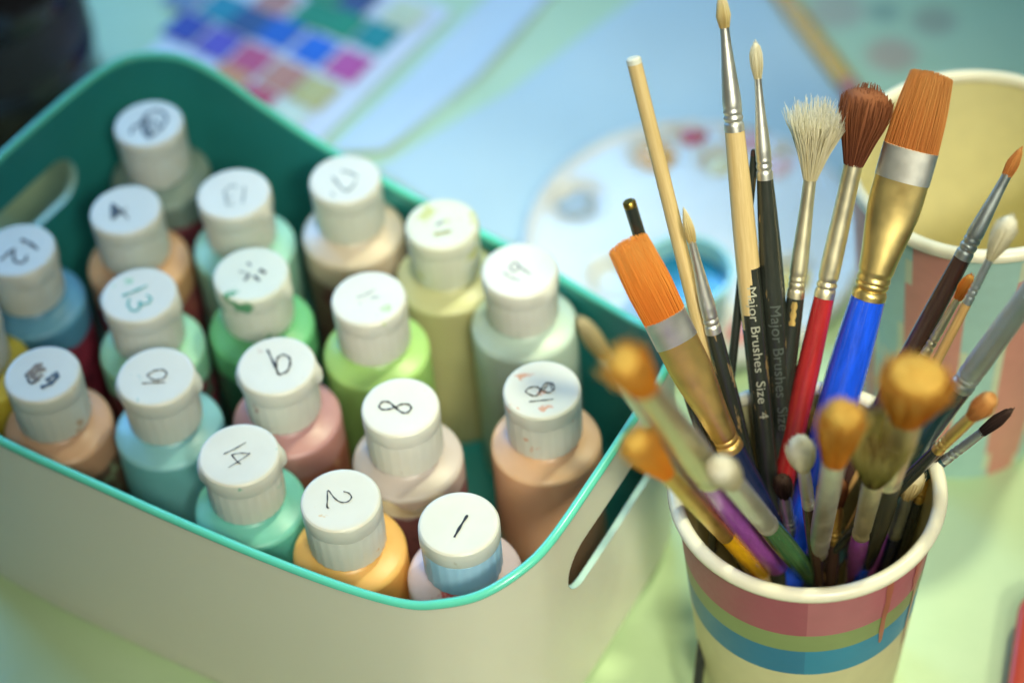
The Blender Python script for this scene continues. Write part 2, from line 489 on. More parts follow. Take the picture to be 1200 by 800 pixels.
bottle((182.6, 440.5), 'teal paint bottle with a thin handwritten 10 on its cap', '79b9bd', '3a938c',
       [(K, 2.0, [(290,432),(400,425),(510,422)]), (K, 2.2, [(335,360),(400,315),(480,305),(520,330),(505,375),(450,398),(390,395),(345,365)])], ((130,395), 8), tab=-.05)
bottle((324, 428), 'dusty pink paint bottle with a bold 6 on its cap', 'b27a78', 'a0644f',
       [(K, 3.2, [(385,235),(430,330),(490,470)]), (K, 3, [(490,470),(470,400),(480,320),(530,285),(590,310),(600,370),(570,440),(490,475)])], ((265,380), 8), tab=-.1, lab=('a56450', 'b98f6e'))
bottle((280, 532), 'aqua paint bottle with a thin 14 on its cap, by the near rim', '62bfa9', '2f8f80',
       [(K, 1.6, [(295,375),(400,325),(505,265)]), (K, 1.5, [(370,380),(450,366),(545,368)]), (K, 1.3, [(545,368),(440,440),(340,500)]), (K, 1.8, [(370,382),(430,450),(460,465)])], ((225,485), 8), tab=.1)
bottle((469, 476), 'grey-mauve paint bottle with an 8 on its cap and a torn cream label', 'bfaea2', '8f6464',
       [(K, 2.8, [(420,375),(370,330),(310,325),(275,365),(300,395),(360,395),(430,375),(480,350),(550,350),(575,385),(540,425),(490,425),(420,375)])], ((410,430), 8), tab=-1.9, lid=False, lab=('86585a', '6d4a4c'), labz=(14, 62), flap=(-2.4, -.75, 63, 74.5, 2.2))
bottle((399, 585), 'orange-yellow paint bottle with a thin 2 on its cap, by the near rim', 'e9ab4c', 'c27d30',
       [(K, 1.8, [(360,440),(345,430),(350,360),(355,275),(420,350),(480,385),(540,380),(575,340),(550,300),(500,285)]), (K, 1.2, [(345,390),(352,430),(370,440)])], ((340,540), 8), tab=-1.35, lid=False, flap=(2.4, 3.9, 50, 71, .5))
bottle((537.5, 612.5), 'whitish paint bottle with red smears and a 1 on its bluish cap', 'd9b9b4', 'c2938c',
       [(K, 3.6, [(848,435),(826,470),(806,505)])], ((230,440), 2.667), 'cap_blue', tab=.3, lid=False, specks='cc5a58')
bottle((635, 456), 'peach paint bottle with an 18 on its cap, near the right handle hole', 'dba878', 'a2684a',
       [(K, 1.8, [(480,188),(520,184),(556,180)]), (K, 2, [(492,170),(470,158),(480,145),(505,142),(515,155),(505,168),(490,170)]), (K, 2, [(512,158),(530,132),(552,130),(558,148),(540,160),(518,150)]), (K, 1.6, [(525,150),(545,132),(552,152)])], ((440,400), 2.667), 'cap_orange', tab=-1.9, lid=False)
bottle((404, 209.5), 'cream and lilac paint bottle with a faded 17 on its cap, by the far side', 'd3bfa4', '8f7a62',
       [('ink_grey', 4, [(400,280),(480,300),(560,340)]), ('ink_grey', 4, [(320,340),(440,470),(540,380)]), ('ink_grey', 3, [(300,490),(340,520)])], ((350,165), 8), tab=2.6, lid=False, lab=('7d6a55', '6b3f3f'))
bottle((517.5, 262), 'olive yellow paint bottle with a grey and olive smudge on its cap', 'c9c78a', '8b8149',
       [('ink_grey', 5, [(410,350),(480,310)]), ('ink_olive', 6, [(390,440),(480,420),(550,405)])], ((460,220), 8), 'cap_yellow', tab=2.4, lid=False)
bottle((609, 316), 'pale grey-green paint bottle with a thin grey 19 on its cap, by the far side', 'b9cfbd', '8f9f8a',
       [('ink_mid', 1.5, [(320,395),(400,445),(480,470)]), ('ink_mid', 2, [(380,350),(420,300),(470,340),(420,385),(380,350)]), ('ink_mid', 2, [(440,310),(500,360),(575,415)])], ((550,270), 8), tab=2.4)
bottle((432, 349), 'lime green paint bottle with a nearly faded 15 on its cap', '9fcf68', '668f3c',
       [('ink_grey', 2, [(345,350),(430,320),(510,275)]), ('ink_grey', 2, [(370,410),(382,398)]), ('ink_grey', 2.4, [(480,350),(555,345)])], ((375,305), 8), tab=-1.7, lid=False)
bottle((-46, 372), 'yellow paint bottle cut off by the left edge of the photo', 'cdb92f', 'b39a22', tab=2.0)

# ------------------------------------------------------------------ brushes
CUPC = V((107.0, 3.2, 0))
def bundle_frame(T, Q, by, ry, zb=8, zr=100):
    n = ray(*T).cross(ray(*Q))
    def on(z, y):
        return V((CAM.x - (n.y * (y - CAM.y) + n.z * (z - CAM.z)) / n.x, y, z))
    B = on(zb, CUPC.y + by); R = on(zr, CUPC.y + ry)
    ax = (R - B).normalized()
    def along(p):
        r = ray(*p).normalized(); w = B - CAM
        a = ax.dot(r); d1 = ax.dot(w); d2 = r.dot(w)
        return (a * d2 - d1) / (1 - a * a)
    return B, ax, along

def bristles(prof, flat=1.0, n=260, L0=0, L1=20, wispy=.25, dome=.0, hair=.16, seed=1, curve=0.0, hollow=False, core=.86, rag=0.0):
    """prof: list of (t, half width); flat: thickness / width"""
    rnd = random.Random(seed); mb = MB()
    def w(t):
        for (t0, w0), (t1, w1) in zip(prof, prof[1:]):
            if t <= t1: return w0 + (w1 - w0) * (t - t0) / (t1 - t0)
        return prof[-1][1]
    def th(t):     # thickness: blends from round-ish at the root
        return w(t) * flat if flat < 1 else w(t)
    rings = []; tn = []
    for k in range(9):
        t = k / 8 * (.93 if core > .7 else .7)
        rings.append([(w(t) * core * math.cos(2*PI*i/18), th(t) * core * math.sin(2*PI*i/18), L0 + (L1 - L0) * t * (1 - dome * .3)) for i in range(18)])
        tn.append((t * .8 if core > .7 else t * .45) if not hollow else 0)
    if hollow:
        rings = rings[:6]; tn = tn[:6]
    else:
        zt = rings[-1][0][2]; up = (L1 - L0) * (.04 + dome * .12)
        for q, e in ((.8, .45), (.5, .8), (.15, 1.0)):
            rings.append([(p[0] * q, p[1] * q, zt + up * e) for p in rings[8]]); tn.append(.85 if core > .7 else .45)
    mb.rings(rings, 0, True, False, True, tone=tn)
    for h in range(n):
        a = rnd.random() * 2 * PI; r = math.sqrt(rnd.random())
        if rnd.random() < (.5 if not hollow else .85): r = .82 + .2 * rnd.random()
        tip = 1.03 - dome * r * r - rnd.random() ** 2 * wispy * .3 + rag * rnd.gauss(0, .09)
        ox, oy = rnd.gauss(0, .2 + .25 * rag) * wispy, rnd.gauss(0, .2 + .25 * rag) * wispy
        tone_off = rnd.uniform(-.22, .22)
        sec = []; tt = []
        for k in range(6):
            t = tip * k / 5
            x = w(t) * r * math.cos(a) + ox * t * t * w(t) * 2; y = th(t) * r * math.sin(a) + oy * t * t * w(t)
            z = L0 + (L1 - L0) * t
            hr = hair * (1 - .55 * (k / 5) ** 2)
            sec.append([(x + hr * math.cos(q), y + hr * math.sin(q), z) for q in (0.3, 2.4, 4.5)])
            tt.append(min(1, max(0, t + tone_off)))
        mb.rings(sec, 0, True, False, True, tone=tt)
    return mb

def loft(prof, n=32):
    """prof: (z, half width x, half width y)"""
    return [[(x * math.cos(2*PI*i/n), y * math.sin(2*PI*i/n), z) for i in range(n)] for z, x, y in prof]

BRGROUP = 'paint brushes standing in the striped paper cup'
BM = {
 'orange': bristle_mat('orange_synthetic_bristle', 'f2943a', 'ffb04e', 'ffc468'),
 'orange_dark': bristle_mat('amber_synthetic_bristle', 'd88a48', 'e6a058', 'f0b46a'),
 'yellow': bristle_mat('golden_bristle', 'ffa830', 'ffbe42', 'ffe07a'),
 'cream': bristle_mat('cream_bristle', 'd8bc74', 'f2e2aa', 'f9f0d0'),
 'white': bristle_mat('white_bristle', 'e8dcb0', 'f6efd2', 'fdf8e6'),
 'brown': bristle_mat('brown_squirrel_hair', '7c4630', 'a2623f', 'b0714a'),
 'olive': bristle_mat('worn_olive_bristle', '6a5222', 'c9b855', 'e8de94'),
 'dark': bristle_mat('dark_hair', '2a201e', '4a3630', '5c463c'),
}
SILVER = metal('silver_ferrule', 'f2f0e6', .4); GOLD = metal('gold_ferrule', 'f6d07c', .4); PALEGOLD = metal('pale_gold_ferrule', 'f6ecc8', .4); DULL = metal('dull_aluminium', 'ccd4d2', .42)
H = {
 'black': lacquer('black_lacquer', '2f332c', '7b6a46', .22, .7),
 'black_worn': lacquer('worn_black_lacquer', '2f332c', '9b7f52', .27, .62),
 'red': lacquer('red_lacquer', 'b02a2c', None, .18), 'blue': lacquer('blue_lacquer', '1a55ee', None, .15),
 'navy': lacquer('navy_lacquer', '1c2747', None, .2), 'brown': lacquer('brown_lacquer', '4a322c', '6b4a3c', .25, .7),
 'purple': lacquer('purple_lacquer', 'b45cc4', None, .2), 'green': lacquer('green_lacquer', '4a7a4c', None, .25),
 'yellow': lacquer('yellow_lacquer', 'f4b418', None, .2), 'teal': lacquer('dark_teal_lacquer', '2f5257', None, .2),
 'wood': wood('bare_wood', 'b98a4c', 'd9b271'), 'pale_wood': wood('pale_wood', 'c9a96a', 'e2c890'),
}

def brush(label, T, Q, by, ry, ferrule_px, bristle_px, hw, fm, bm, handle, fw, prof, flat=1.0, n=260, dome=.3, wispy=.3, fwe=None, hair=.16, taper=.55, crimp=True, belly=1.12, dip=None, seed=1, turn=0.0, hend=None, hollow=False, collar=None, core=.86, rag=0.0):
    B, ax, along = bundle_frame(T, Q, by, ry)
    L = along(T); z1 = along(bristle_px); z0 = along(ferrule_px)
    view = (CAM - (B + ax * (L * .6))).normalized()
    x = ax.cross(view).normalized(); x = Matrix.Rotation(turn, 3, ax) @ x
    y = ax.cross(x)
    rot = Matrix((x, y, ax)).transposed()
    t = thing('paint_brush', label, 'paint brush', B, rot, BRGROUP)
    # handle
    mh = MB(); pr = []
    for k in range(41):
        f = k / 40; z = f * z0
        r = hw * (taper + (belly - taper) * math.sin(min(1, f / .8) * PI / 2) ** 1.4)
        if f > .8: r = hw * (belly + (1.0 - belly) * ((f - .8) / .2) ** 1.5)
        pr.append((z, r, r))
    pr[0] = (0, pr[0][1] * .5, pr[0][1] * .5)
    rings = loft(pr, 28)
    if dip:
        mh.rings(rings, 0, True, True, True, mfun=lambda k, i: 1 if pr[k][0] < dip(2 * PI * i / 28) else 0)
        obj('handle', mh, [H[handle], H['black_worn']], t)
    else:
        mh.rings(rings, 0, True, True, True)
        obj('handle', mh, H[handle], t)
    # ferrule
    e = fwe or (fw, fw)
    Lf = z1 - z0; q = []
    r0 = hw * 1.03
    for k in range(33):
        f = k / 32; z = z0 - 1.0 + (Lf + 1.0) * f
        s = min(1, max(0, (f - .12) / (.55 if fwe else .88))); s = s * s * (3 - 2 * s)
        wx = r0 + (e[0] - r0) * s; wy = r0 + (e[1] - r0) * s
        q.append([z, wx, wy])
    if crimp:
        for row in q:
            d = row[0] - z0
            for c0 in (2.2, 4.4, 6.4):
                g = math.exp(-((d - c0) / .55) ** 2) * .09
                row[1] *= 1 - g; row[2] *= 1 - g
    # extra rings so the crimps resolve
    qq = []
    for a, b in zip(q, q[1:]):
        for s in range(4):
            qq.append([a[i] + (b[i] - a[i]) * s / 4 for i in range(3)])
    qq.append(q[-1])
    if crimp:
        for row in qq:
            d = row[0] - z0
            for c0 in (2.0, 4.2):
                g = math.exp(-((d - c0) / .4) ** 2) * .08
                row[1] *= 1 - g; row[2] *= 1 - g
    if collar:
        zc = along(collar); row = [q_ for q_ in qq if q_[0] >= zc]
        mk = MB(); mk.rings(loft([(row[0][0], row[0][1] * 1.0, row[0][2] * 1.0)] + [(a, b * 1.025 + .05, c * 1.05 + .08) for a, b, c in row] + [(row[-1][0] + .15, row[-1][1] * .97, row[-1][2] * .97)], 40), 0)
        obj('collar', mk, SILVER, t)
    mf = MB(); mf.rings(loft(qq, 32), 0, True, False, False)
    rim_r = [[(px * .9, py * .9, z) for px, py, z in loft([qq[-1]], 32)[0]]]
    mf.rings([loft([qq[-1]], 32)[0], rim_r[0]], 0)
    obj('ferrule', mf, fm, t)
    pf = [(a, b) for a, b in prof]
    mbr = bristles(pf, (e[1] / e[0]) * flat if fwe else 1.0, n, z1 - .6, L, wispy, dome, hair, seed, 0, hollow, core, rag)
    obj('bristles', mbr, BM[bm], t)
    return t, B, ax, along, rot, z0, L

def stick(label, T, Q, by, ry, r, mat, endmat=None, dark_to=None, grp=BRGROUP, name='paint_brush', cat='paint brush', r_end=None):
    B, ax, along = bundle_frame(T, Q, by, ry)
    L = along(T); view = (CAM - (B + ax * (L * .6))).normalized()
    x = ax.cross(view).normalized(); rot = Matrix((x, ax.cross(x), ax)).transposed()
    t = thing(name, label, cat, B, rot, grp)
    re = r_end or r
    mh = MB(); pr = [(L * k / 30, r + (re - r) * k / 30, r + (re - r) * k / 30) for k in range(30)]
    pr += [(L - 1.6, re, re), (L - .4, re * .97, re * .97), (L, re * .8, re * .8)]
    mh.rings(loft(pr, 24), 0, True, True, endmat is None)
    obj('handle', mh, mat, t)
    if endmat:
        me = MB(); me.rings(loft([(L - 1.8, re * 1.02, re * 1.02), (L - .3, re * 1.0, re * 1.0), (L + .15, re * .8, re * .8)], 24), 0, True, False, True)
        obj('end_cap', me, endmat, t)
    return t, B, ax, along, rot, L

# --- the tall ones, in focus
stick('plain wooden dowel with a chipped white end standing among the brushes', (742,68), (832,430), -20, 28, 2.5, H['pale_wood'], plastic('white_paint', 'e2e4d6', .5), name='wooden_stick', cat='stick', grp=None, r_end=2.25)
dipz = None
_B, _ax, _al = bundle_frame((845,-8), (892,470), -22, 33)
zd0, zd1 = _al((884,328)), _al((870,385))
cl = brush('tallest brush, with cream tip and a wooden handle turning black with white lettering', (845,-8), (892,470), -22, 33, (857,150), (851,30), 3.0, SILVER, 'cream', 'pale_wood', 1.45,
      [(0,1.5),(.35,2.2),(.7,1.6),(1,.3)], n=150, dome=.15, taper=.8, belly=1.22, dip=lambda a: zd1 + (zd0 + 1 - zd1) * (1 / (1 + math.exp(-9 * (math.cos(a) + .25)))) + .8 * math.sin(a * 5), seed=2)
cb = brush('slim brush with small white tuft and long black handle with faint grey lettering', (885,47), (914,460), -15, 36, (897,206), (888,90), 2.45, SILVER, 'white', 'black_worn', 1.1,
      [(0,1.1),(.3,1.9),(.6,2.1),(1,.9)], n=150, dome=.25, taper=.75, belly=1.55, seed=3)
brush('flat orange brush with a gold ferrule leaning left against the cup rim', (734,282), (856,525), -5, 22, (856,522), (775,372), 4.2, GOLD, 'orange', 'navy', 3.2,
      [(0,6.6),(.45,7.0),(1,6.0)], fwe=(6.6,2.2), n=520, dome=.06, wispy=.12, taper=.7, hair=.17, seed=4, collar=(790,402))
stick('short black brush handle end showing behind the flat orange brush', (737,236), (760,310), -5, 25, 1.6, H['black'], metal('brass_tip', 'b89a4c', .3), r_end=2.0)  # yellow end cap paints the highlight on the handle tip
stick('thin brown brush handle end half hidden behind the lettered brush', (885,176), (866,352), -18, 37, 1.7, H['black_worn'], H['brown'], r_end=1.3)
brush('thin brush with pointed cream tip, silver ferrule and black handle', (801,243), (856,470), -12, 27, (835,386), (808,282), 2.5, SILVER, 'cream', 'black_worn', 1.25,
      [(0,1.2),(.3,1.7),(.6,1.3),(1,.2)], n=120, dome=.1, taper=.75, belly=1.25, seed=5)
fb = brush('fluffy cream mop brush with gold ferrule and black handle', (961,114), (922,430), -15, 36, (929,344), (944,208), 2.75, PALEGOLD, 'white', 'black', 2.0,
      [(0,2.0),(.3,4.6),(.65,7.6),(1,8.2)], n=620, dome=.2, wispy=.7, core=.55, taper=.75, belly=1.12, seed=6)
brush('brown dome-shaped mop brush with red handle', (1021,98), (942,455), -18, 34, (966,344), (994,190), 3.2, PALEGOLD, 'brown', 'red', 2.9,
      [(0,2.9),(.3,5.2),(.6,8.0),(.82,8.2),(1,6.0)], n=460, dome=.22, wispy=.12, taper=.9, belly=1.15, seed=7)
brush('wide flat amber brush with big gold ferrule and bright blue handle', (1093,86), (994,430), -15, 33, (1019,345), (1070,174), 5.3, metal('light_gold_ferrule', 'f2d78c', .36), 'orange_dark', 'blue', 5.0,
      [(0,8.3),(.5,7.8),(1,6.3)], fwe=(8.3,3.2), n=700, dome=.05, wispy=.1, taper=.85, belly=1.2, hair=.18, seed=8, collar=(1058,212))
# --- right side
brush('right-leaning brush with small rust tip, grey ferrule and dark brown handle', (1198,172), (1075,400), -10, 28, (1131,300), (1184,205), 2.7, DULL, 'orange_dark', 'brown', 1.5,
      [(0,1.5),(.4,2.0),(1,.5)], n=110, dome=.2, taper=.9, belly=1.2, seed=9)
brush('little brush with orange tip and thin gold ferrule beside the dark brown one', (1140,320), (1090,405), -5, 25, (1085,412), (1126,350), 1.6, PALEGOLD, 'orange', 'wood', 1.1,
      [(0,1.2),(.45,2.1),(1,1.3)], n=110, dome=.3, seed=10)
brush('brush with round pale tuft and thin wooden handle in front of the far cup', (1188,250), (1110,400), -2, 14, (1135,352), (1164,303), 1.4, DULL, 'white', 'wood', 1.2,
      [(0,1.3),(.4,3.2),(.75,3.6),(1,2.0)], n=110, dome=.3, seed=11)
brush('brush running off the right edge with wide silver ferrule and dark teal handle', (1262,268), (1085,510), 8, 6, (1128,450), (1222,323), 3.6, DULL, 'cream', 'teal', 3.4,
      [(0,3.4),(.5,3.8),(1,2)], n=110, taper=.45, belly=.95, seed=12)
brush('small rust-tipped brush low on the right with black and gold ferrule', (1166,462), (1085,540), 15, -3, (1100,525), (1140,487), 1.9, GOLD, 'orange_dark', 'black', 1.9,
      [(0,1.9),(.45,3.5),(1,2.4)], n=120, dome=.3, seed=13)
brush('small dark-haired brush lowest on the right side of the cup', (1188,478), (1080,560), 12, 4, (1110,538), (1152,505), 1.6, DULL, 'dark', 'teal', 1.4,
      [(0,1.4),(.45,2.0),(1,.8)], n=100, dome=.2, seed=14)
# --- the near ones, leaning out towards the viewer
brush('big round orange brush leaning out of the cup towards the viewer', (1078,432), (1030,600), 22, -12, (1044,562), (1064,490), 4.0, PALEGOLD, 'yellow', 'black', 4.6,
      [(0,4.6),(.35,7.4),(.7,9.4),(1,8.6)], fwe=(4.8,3.6), n=900, dome=.2, wispy=.5, core=.82, rag=.15, hair=.2, seed=15)
brush('round orange brush with short grey ferrule leaning out beside the biggest one', (990,474), (957,650), 22, -14, (957,645), (978,540), 3.3, SILVER, 'yellow', 'black', 3.3,
      [(0,3.3),(.4,5.2),(.75,6.2),(1,5.6)], fwe=(3.4,2.7), n=600, dome=.22, wispy=.5, core=.82, rag=.15, hair=.2, seed=16)
brush('worn olive brush with dark centre and purple handle leaning towards the viewer', (1036,508), (1003,655), 22, -14, (1000,622), (1020,560), 2.9, PALEGOLD, 'olive', 'purple', 3.2,
      [(0,3.2),(.4,6.4),(.8,8.4),(1,8.8)], n=420, dome=.05, wispy=.45, seed=17, hollow=True)
brush('little white-tipped brush with silver ferrule in the middle of the cup', (937,514), (950,610), 10, -10, (949,590), (942,548), 2.0, SILVER, 'white', 'brown', 1.9,
      [(0,1.9),(.35,4.0),(.75,4.5),(1,3.0)], n=150, dome=.3, seed=18)
brush('dull cream brush with pale ferrule at the right rim of the cup', (1073,548), (1044,640), 10, 2, (1050,625), (1064,580), 2.2, DULL, 'cream', 'navy', 2.1,
      [(0,2.1),(.4,3.8),(.8,4.2),(1,3)], n=130, dome=.3, seed=19)
brush('small dark brush tucked behind the dull cream one', (1088,505), (1058,620), 4, 12, (1060,612), (1076,548), 1.8, SILVER, 'dark', 'blue', 1.8,
      [(0,1.8),(.4,3.0),(1,2.4)], n=120, dome=.3, seed=20)
brush('brush with blurred cream tip leaning far out over the bin rim', (676,370), (800,552), 15, -2, (758,492), (706,415), 2.1, SILVER, 'cream', 'pale_wood', 2.0,
      [(0,2.0),(.4,2.8),(.75,2.2),(1,.6)], n=130, dome=.2, seed=21)
brush('golden round brush with long tan ferrule and purple handle leaning left', (728,418), (905,655), 22, -12, (822,562), (752,452), 4.8, PALEGOLD, 'yellow', 'purple', 4.0,
      [(0,4.0),(.4,4.9),(.8,5.0),(1,4.4)], n=560, dome=0.15, wispy=.85, core=.8, rag=.22, hair=.2, seed=22)
brush('brush with pale round tuft, whitish ferrule and green handle leaning left', (840,543), (922,642), 20, -18, (899,614), (856,564), 3.2, SILVER, 'white', 'green', 3.2,
      [(0,3.2),(.4,4.4),(.8,4.6),(1,3.2)], n=200, dome=.3, seed=23)
brush('left-leaning orange brush with thin gold ferrule and yellow handle', (738,510), (862,640), 20, -16, (848,628), (780,556), 2.4, GOLD, 'yellow', 'yellow', 2.2,
      [(0,2.3),(.35,4.0),(.75,4.8),(1,4.6)], fwe=(2.4,1.7), n=520, dome=.2, wispy=.5, core=.8, rag=.22, hair=.2, seed=24)

for k, (lab, T, Q, by, ry, fp, bp, hw, fm, bm, hd) in enumerate((
    ('thin dark-haired brush with blue handle deep in the cup behind the olive one', (1046,556), (1020,640), 0, 14, (1022,634), (1038,582), 1.8, SILVER, 'dark', 'blue'),
    ('small cream brush with purple handle low at the right inside the cup', (1058,570), (1030,640), 6, 8, (1040,618), (1051,590), 1.8, PALEGOLD, 'cream', 'purple'),
    ('little grey-tipped brush with black handle low between the orange brushes', (968,566), (962,650), 8, 4, (964,632), (967,592), 1.9, DULL, 'dark', 'black'),
    ('short brush with brass ferrule and brown handle low in the middle of the cup', (984,560), (976,650), 0, 10, (978,632), (982,590), 2.0, GOLD, 'brown', 'brown'),
    ('short cream brush with green handle low at the right of the olive brush', (1026,580), (1010,650), 14, 2, (1014,636), (1022,602), 1.9, SILVER, 'cream', 'green'),
    ('thin black-handled brush with gold ferrule near the right rim of the cup', (1098,520), (1062,630), 2, 6, (1078,584), (1091,544), 1.7, GOLD, 'dark', 'black'),
    ('dark stubby brush with black handle beside the white-tipped one', (915,556), (930,640), 4, 14, (926,620), (919,580), 2.0, DULL, 'dark', 'black'))):
    brush(lab, T, Q, by, ry, fp, bp, hw, fm, bm, hd, hw * .95, [(0, hw * .95), (.4, hw * 1.5), (.8, hw * 1.5), (1, hw * .9)], n=110, dome=.25, seed=40 + k)

def lettering(text, info, p0, p1, mat, rad, size_mul=1.0):
    t, B, ax, al, rot, z0, L = info
    zt, zb = al(p0), al(p1)
    cu = bpy.data.curves.new('lettering', 'FONT'); cu.body = text; cu.size = 1; cu.resolution_u = 4
    tmp = bpy.data.objects.new('lettering_source', cu); COL.objects.link(tmp)
    dg = bpy.context.evaluated_depsgraph_get()
    me = bpy.data.meshes.new_from_object(tmp.evaluated_get(dg))
    bpy.data.objects.remove(tmp)
    bm = bmesh.new(); bm.from_mesh(me)
    bmesh.ops.triangulate(bm, faces=bm.faces[:])
    for _ in range(5):
        le = [e for e in bm.edges if e.calc_length() > .1]
        if not le: break
        bmesh.ops.subdivide_edges(bm, edges=le, cuts=1)
        bmesh.ops.triangulate(bm, faces=[f for f in bm.faces if len(f.verts) > 3])
    bm.to_mesh(me); bm.free()
    xs = [v.co.x for v in me.vertices]; w = max(xs) - min(xs); k = (zt - zb) / w; x0 = min(xs)
    # which side faces the viewer
    mid = B + ax * ((zt + zb) / 2)
    loc = rot.transposed() @ (CAM - mid); a0 = math.atan2(loc.y, loc.x)
    # letters' tops point to the picture's right
    right = rot.transposed() @ CX
    sgn = 1 if (math.cos(a0 + .1) * right.x + math.sin(a0 + .1) * right.y) > (math.cos(a0) * right.x + math.sin(a0) * right.y) else -1
    for v in me.vertices:
        z = zt - (v.co.x - x0) * k
        off = (v.co.y - .35) * k * size_mul
        r = rad(z) + .06
        a = a0 + sgn * (off / r + .14)
        v.co = V((r * math.cos(a), r * math.sin(a), z)) * S
    me.materials.append(mat); me.name = 'lettering'
    o = bpy.data.objects.new('lettering', me); COL.objects.link(o)
    h = [c for c in t.children if c.name.split('.')[0] == 'handle'][0]
    o.parent = h
def handle_r(hw, taper, belly, z0):
    def f(z):
        q = z / z0
        if q > .8: return hw * (belly + (1.0 - belly) * ((q - .8) / .2) ** 1.5)
        return hw * (taper + (belly - taper) * math.sin(min(1, q / .8) * PI / 2) ** 1.4)
    return f
lettering('Major Brushes  Size  4', cl, (882,333), (897,486), plastic('silver_print', 'bdbda8', .4, .3), handle_r(3.0, .8, 1.22, cl[5]), .88)
lettering('Major Brushes  Size', cb, (899,355), (915,500), plastic('worn_print', '59625a', .5, .3), handle_r(2.45, .75, 1.55, cb[5]), .95)
def stamp(info, p0, p1, mat, r, w):
    t, B, ax, al, rot, z0, L = info
    za, zb = al(p0), al(p1); mb = MB()
    mid = B + ax * ((za + zb) / 2); loc = rot.transposed() @ (CAM - mid); a0 = math.atan2(loc.y, loc.x)
    rows = []
    for k in range(9):
        z = zb + (za - zb) * k / 8
        rows.append([(r * math.cos(a0 + q * w * (.8 + .2 * math.sin(k * 2.2))), r * math.sin(a0 + q * w * (.8 + .2 * math.sin(k * 2.2))), z) for q in (-1, -.5, 0, .5, 1)])
    mb.rings(rows, 0, False)
    h = [c for c in t.children if c.name.split('.')[0] == 'handle'][0]
    obj('gold_stamp', mb, mat, h)
stamp(fb, (928,350), (925,378), GOLD, 2.75 * 1.12 + .08, .35)

# ------------------------------------------------------------------ cups
def cup(label, c, R, Rb, h, mats, mfun_z, extra=None, group='paper cups on the table', name='paper_cup'):
    t = thing(name, label, 'paper cup', (c[0], c[1], 0), None, group)
    n = 96; mb = MB()
    zs = [0, 2, 4] + [4 + (h - 3 - 4) * k / 60 for k in range(1, 61)]
    prof = [(Rb + (R - 1.6 - Rb) * z / h, z) for z in zs]
    mb.lathe(prof, n, 0, mfun=lambda k, i: mfun_z((prof[k][1] + prof[k+1][1]) / 2, 2 * PI * i / n))
    obj('cup_wall', mb, mats, t)
    mi = MB()
    mi.lathe([(0, 6), (Rb - 1.2, 6), (Rb + (R - 2.4 - Rb) * .5, h * .5), (R - 2.4, h - 2.5)], n)
    obj('cup_lining', mi, M['cup_in'], t)
    mr = MB()
    mr.tube([((R - 1.6) * math.cos(2*PI*i/n), (R - 1.6) * math.sin(2*PI*i/n), h - 2.1) for i in range(n)], 2.35, 12, 0, True)
    obj('rolled_rim', mr, M['cup_rim'], t)
    if extra: extra(t)
    return t
M['cup_in'] = plastic('cup_lining_paper', 'e9dfa8', .45, .04)
M['cup_rim'] = plastic('cup_rim_paper', 'ece6cc', .3, .04, .1, rvar=.2)
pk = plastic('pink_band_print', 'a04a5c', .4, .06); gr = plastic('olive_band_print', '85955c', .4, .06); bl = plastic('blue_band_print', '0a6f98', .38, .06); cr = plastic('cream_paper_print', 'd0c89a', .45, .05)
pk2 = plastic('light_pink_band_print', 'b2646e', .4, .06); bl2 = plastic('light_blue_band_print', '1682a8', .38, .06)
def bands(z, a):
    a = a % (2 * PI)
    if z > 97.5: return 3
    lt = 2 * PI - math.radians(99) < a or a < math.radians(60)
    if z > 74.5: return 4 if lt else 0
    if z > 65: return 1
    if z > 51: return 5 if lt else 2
    return 3
def drips(t):
    dm = [plastic('red_paint_drip', 'a8242c', .3, .1), plastic('orange_paint_drip', 'a8604a', .3, .1)]
    for a, w, z1, z0, mt in ((-1.03, .035, 95.4, 58, 1), (-.66, .07, 95.4, 73, 0), (-.36, .09, 95.4, 62, 0), (-.62, .03, 73, 40, 1)):
        mb = MB(); rows = []
        for k in range(25):
            z = z1 + (z0 - z1) * k / 24
            r = 32 + (42 - 1.6 - 32) * z / 100 + .18
            ww = w * (1 - .35 * (k / 24)) * (1 + .12 * math.sin(k * .9 + a * 9)) * (0.3 if k == 24 else 1)
            aa = a + .006 * math.sin(k * .4 + a * 20)
            rows.append([(r * math.cos(aa + q * ww), r * math.sin(aa + q * ww), z) for q in (-1, -.5, 0, .5, 1)])
        mb.rings(rows, 0, False)
        obj('paint_drip', mb, dm[mt], t)
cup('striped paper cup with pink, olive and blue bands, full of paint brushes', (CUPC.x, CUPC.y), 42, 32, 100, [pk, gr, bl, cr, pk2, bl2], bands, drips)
fp = plastic('salmon_petal_print', 'd48f80', .45, .06); fa = plastic('aqua_petal_print', 'a8cfc6', .45, .06); fc = plastic('pale_mint_print', 'cfd8b8', .45, .05)
def petals(z, a):
    q = (a / (2 * PI) * 7 + .872) % 1.0
    w = .30 * (1 - ((z - 62) / 100) ** 2)
    if abs(q - .5) < w: return 0
    if abs(q - .5) < w + .035: return 2
    return 1
cup('empty paper cup with salmon and aqua petal stripes behind the brushes', (179.2, 109.6), 44, 32, 127, [fp, fa, fc], petals)

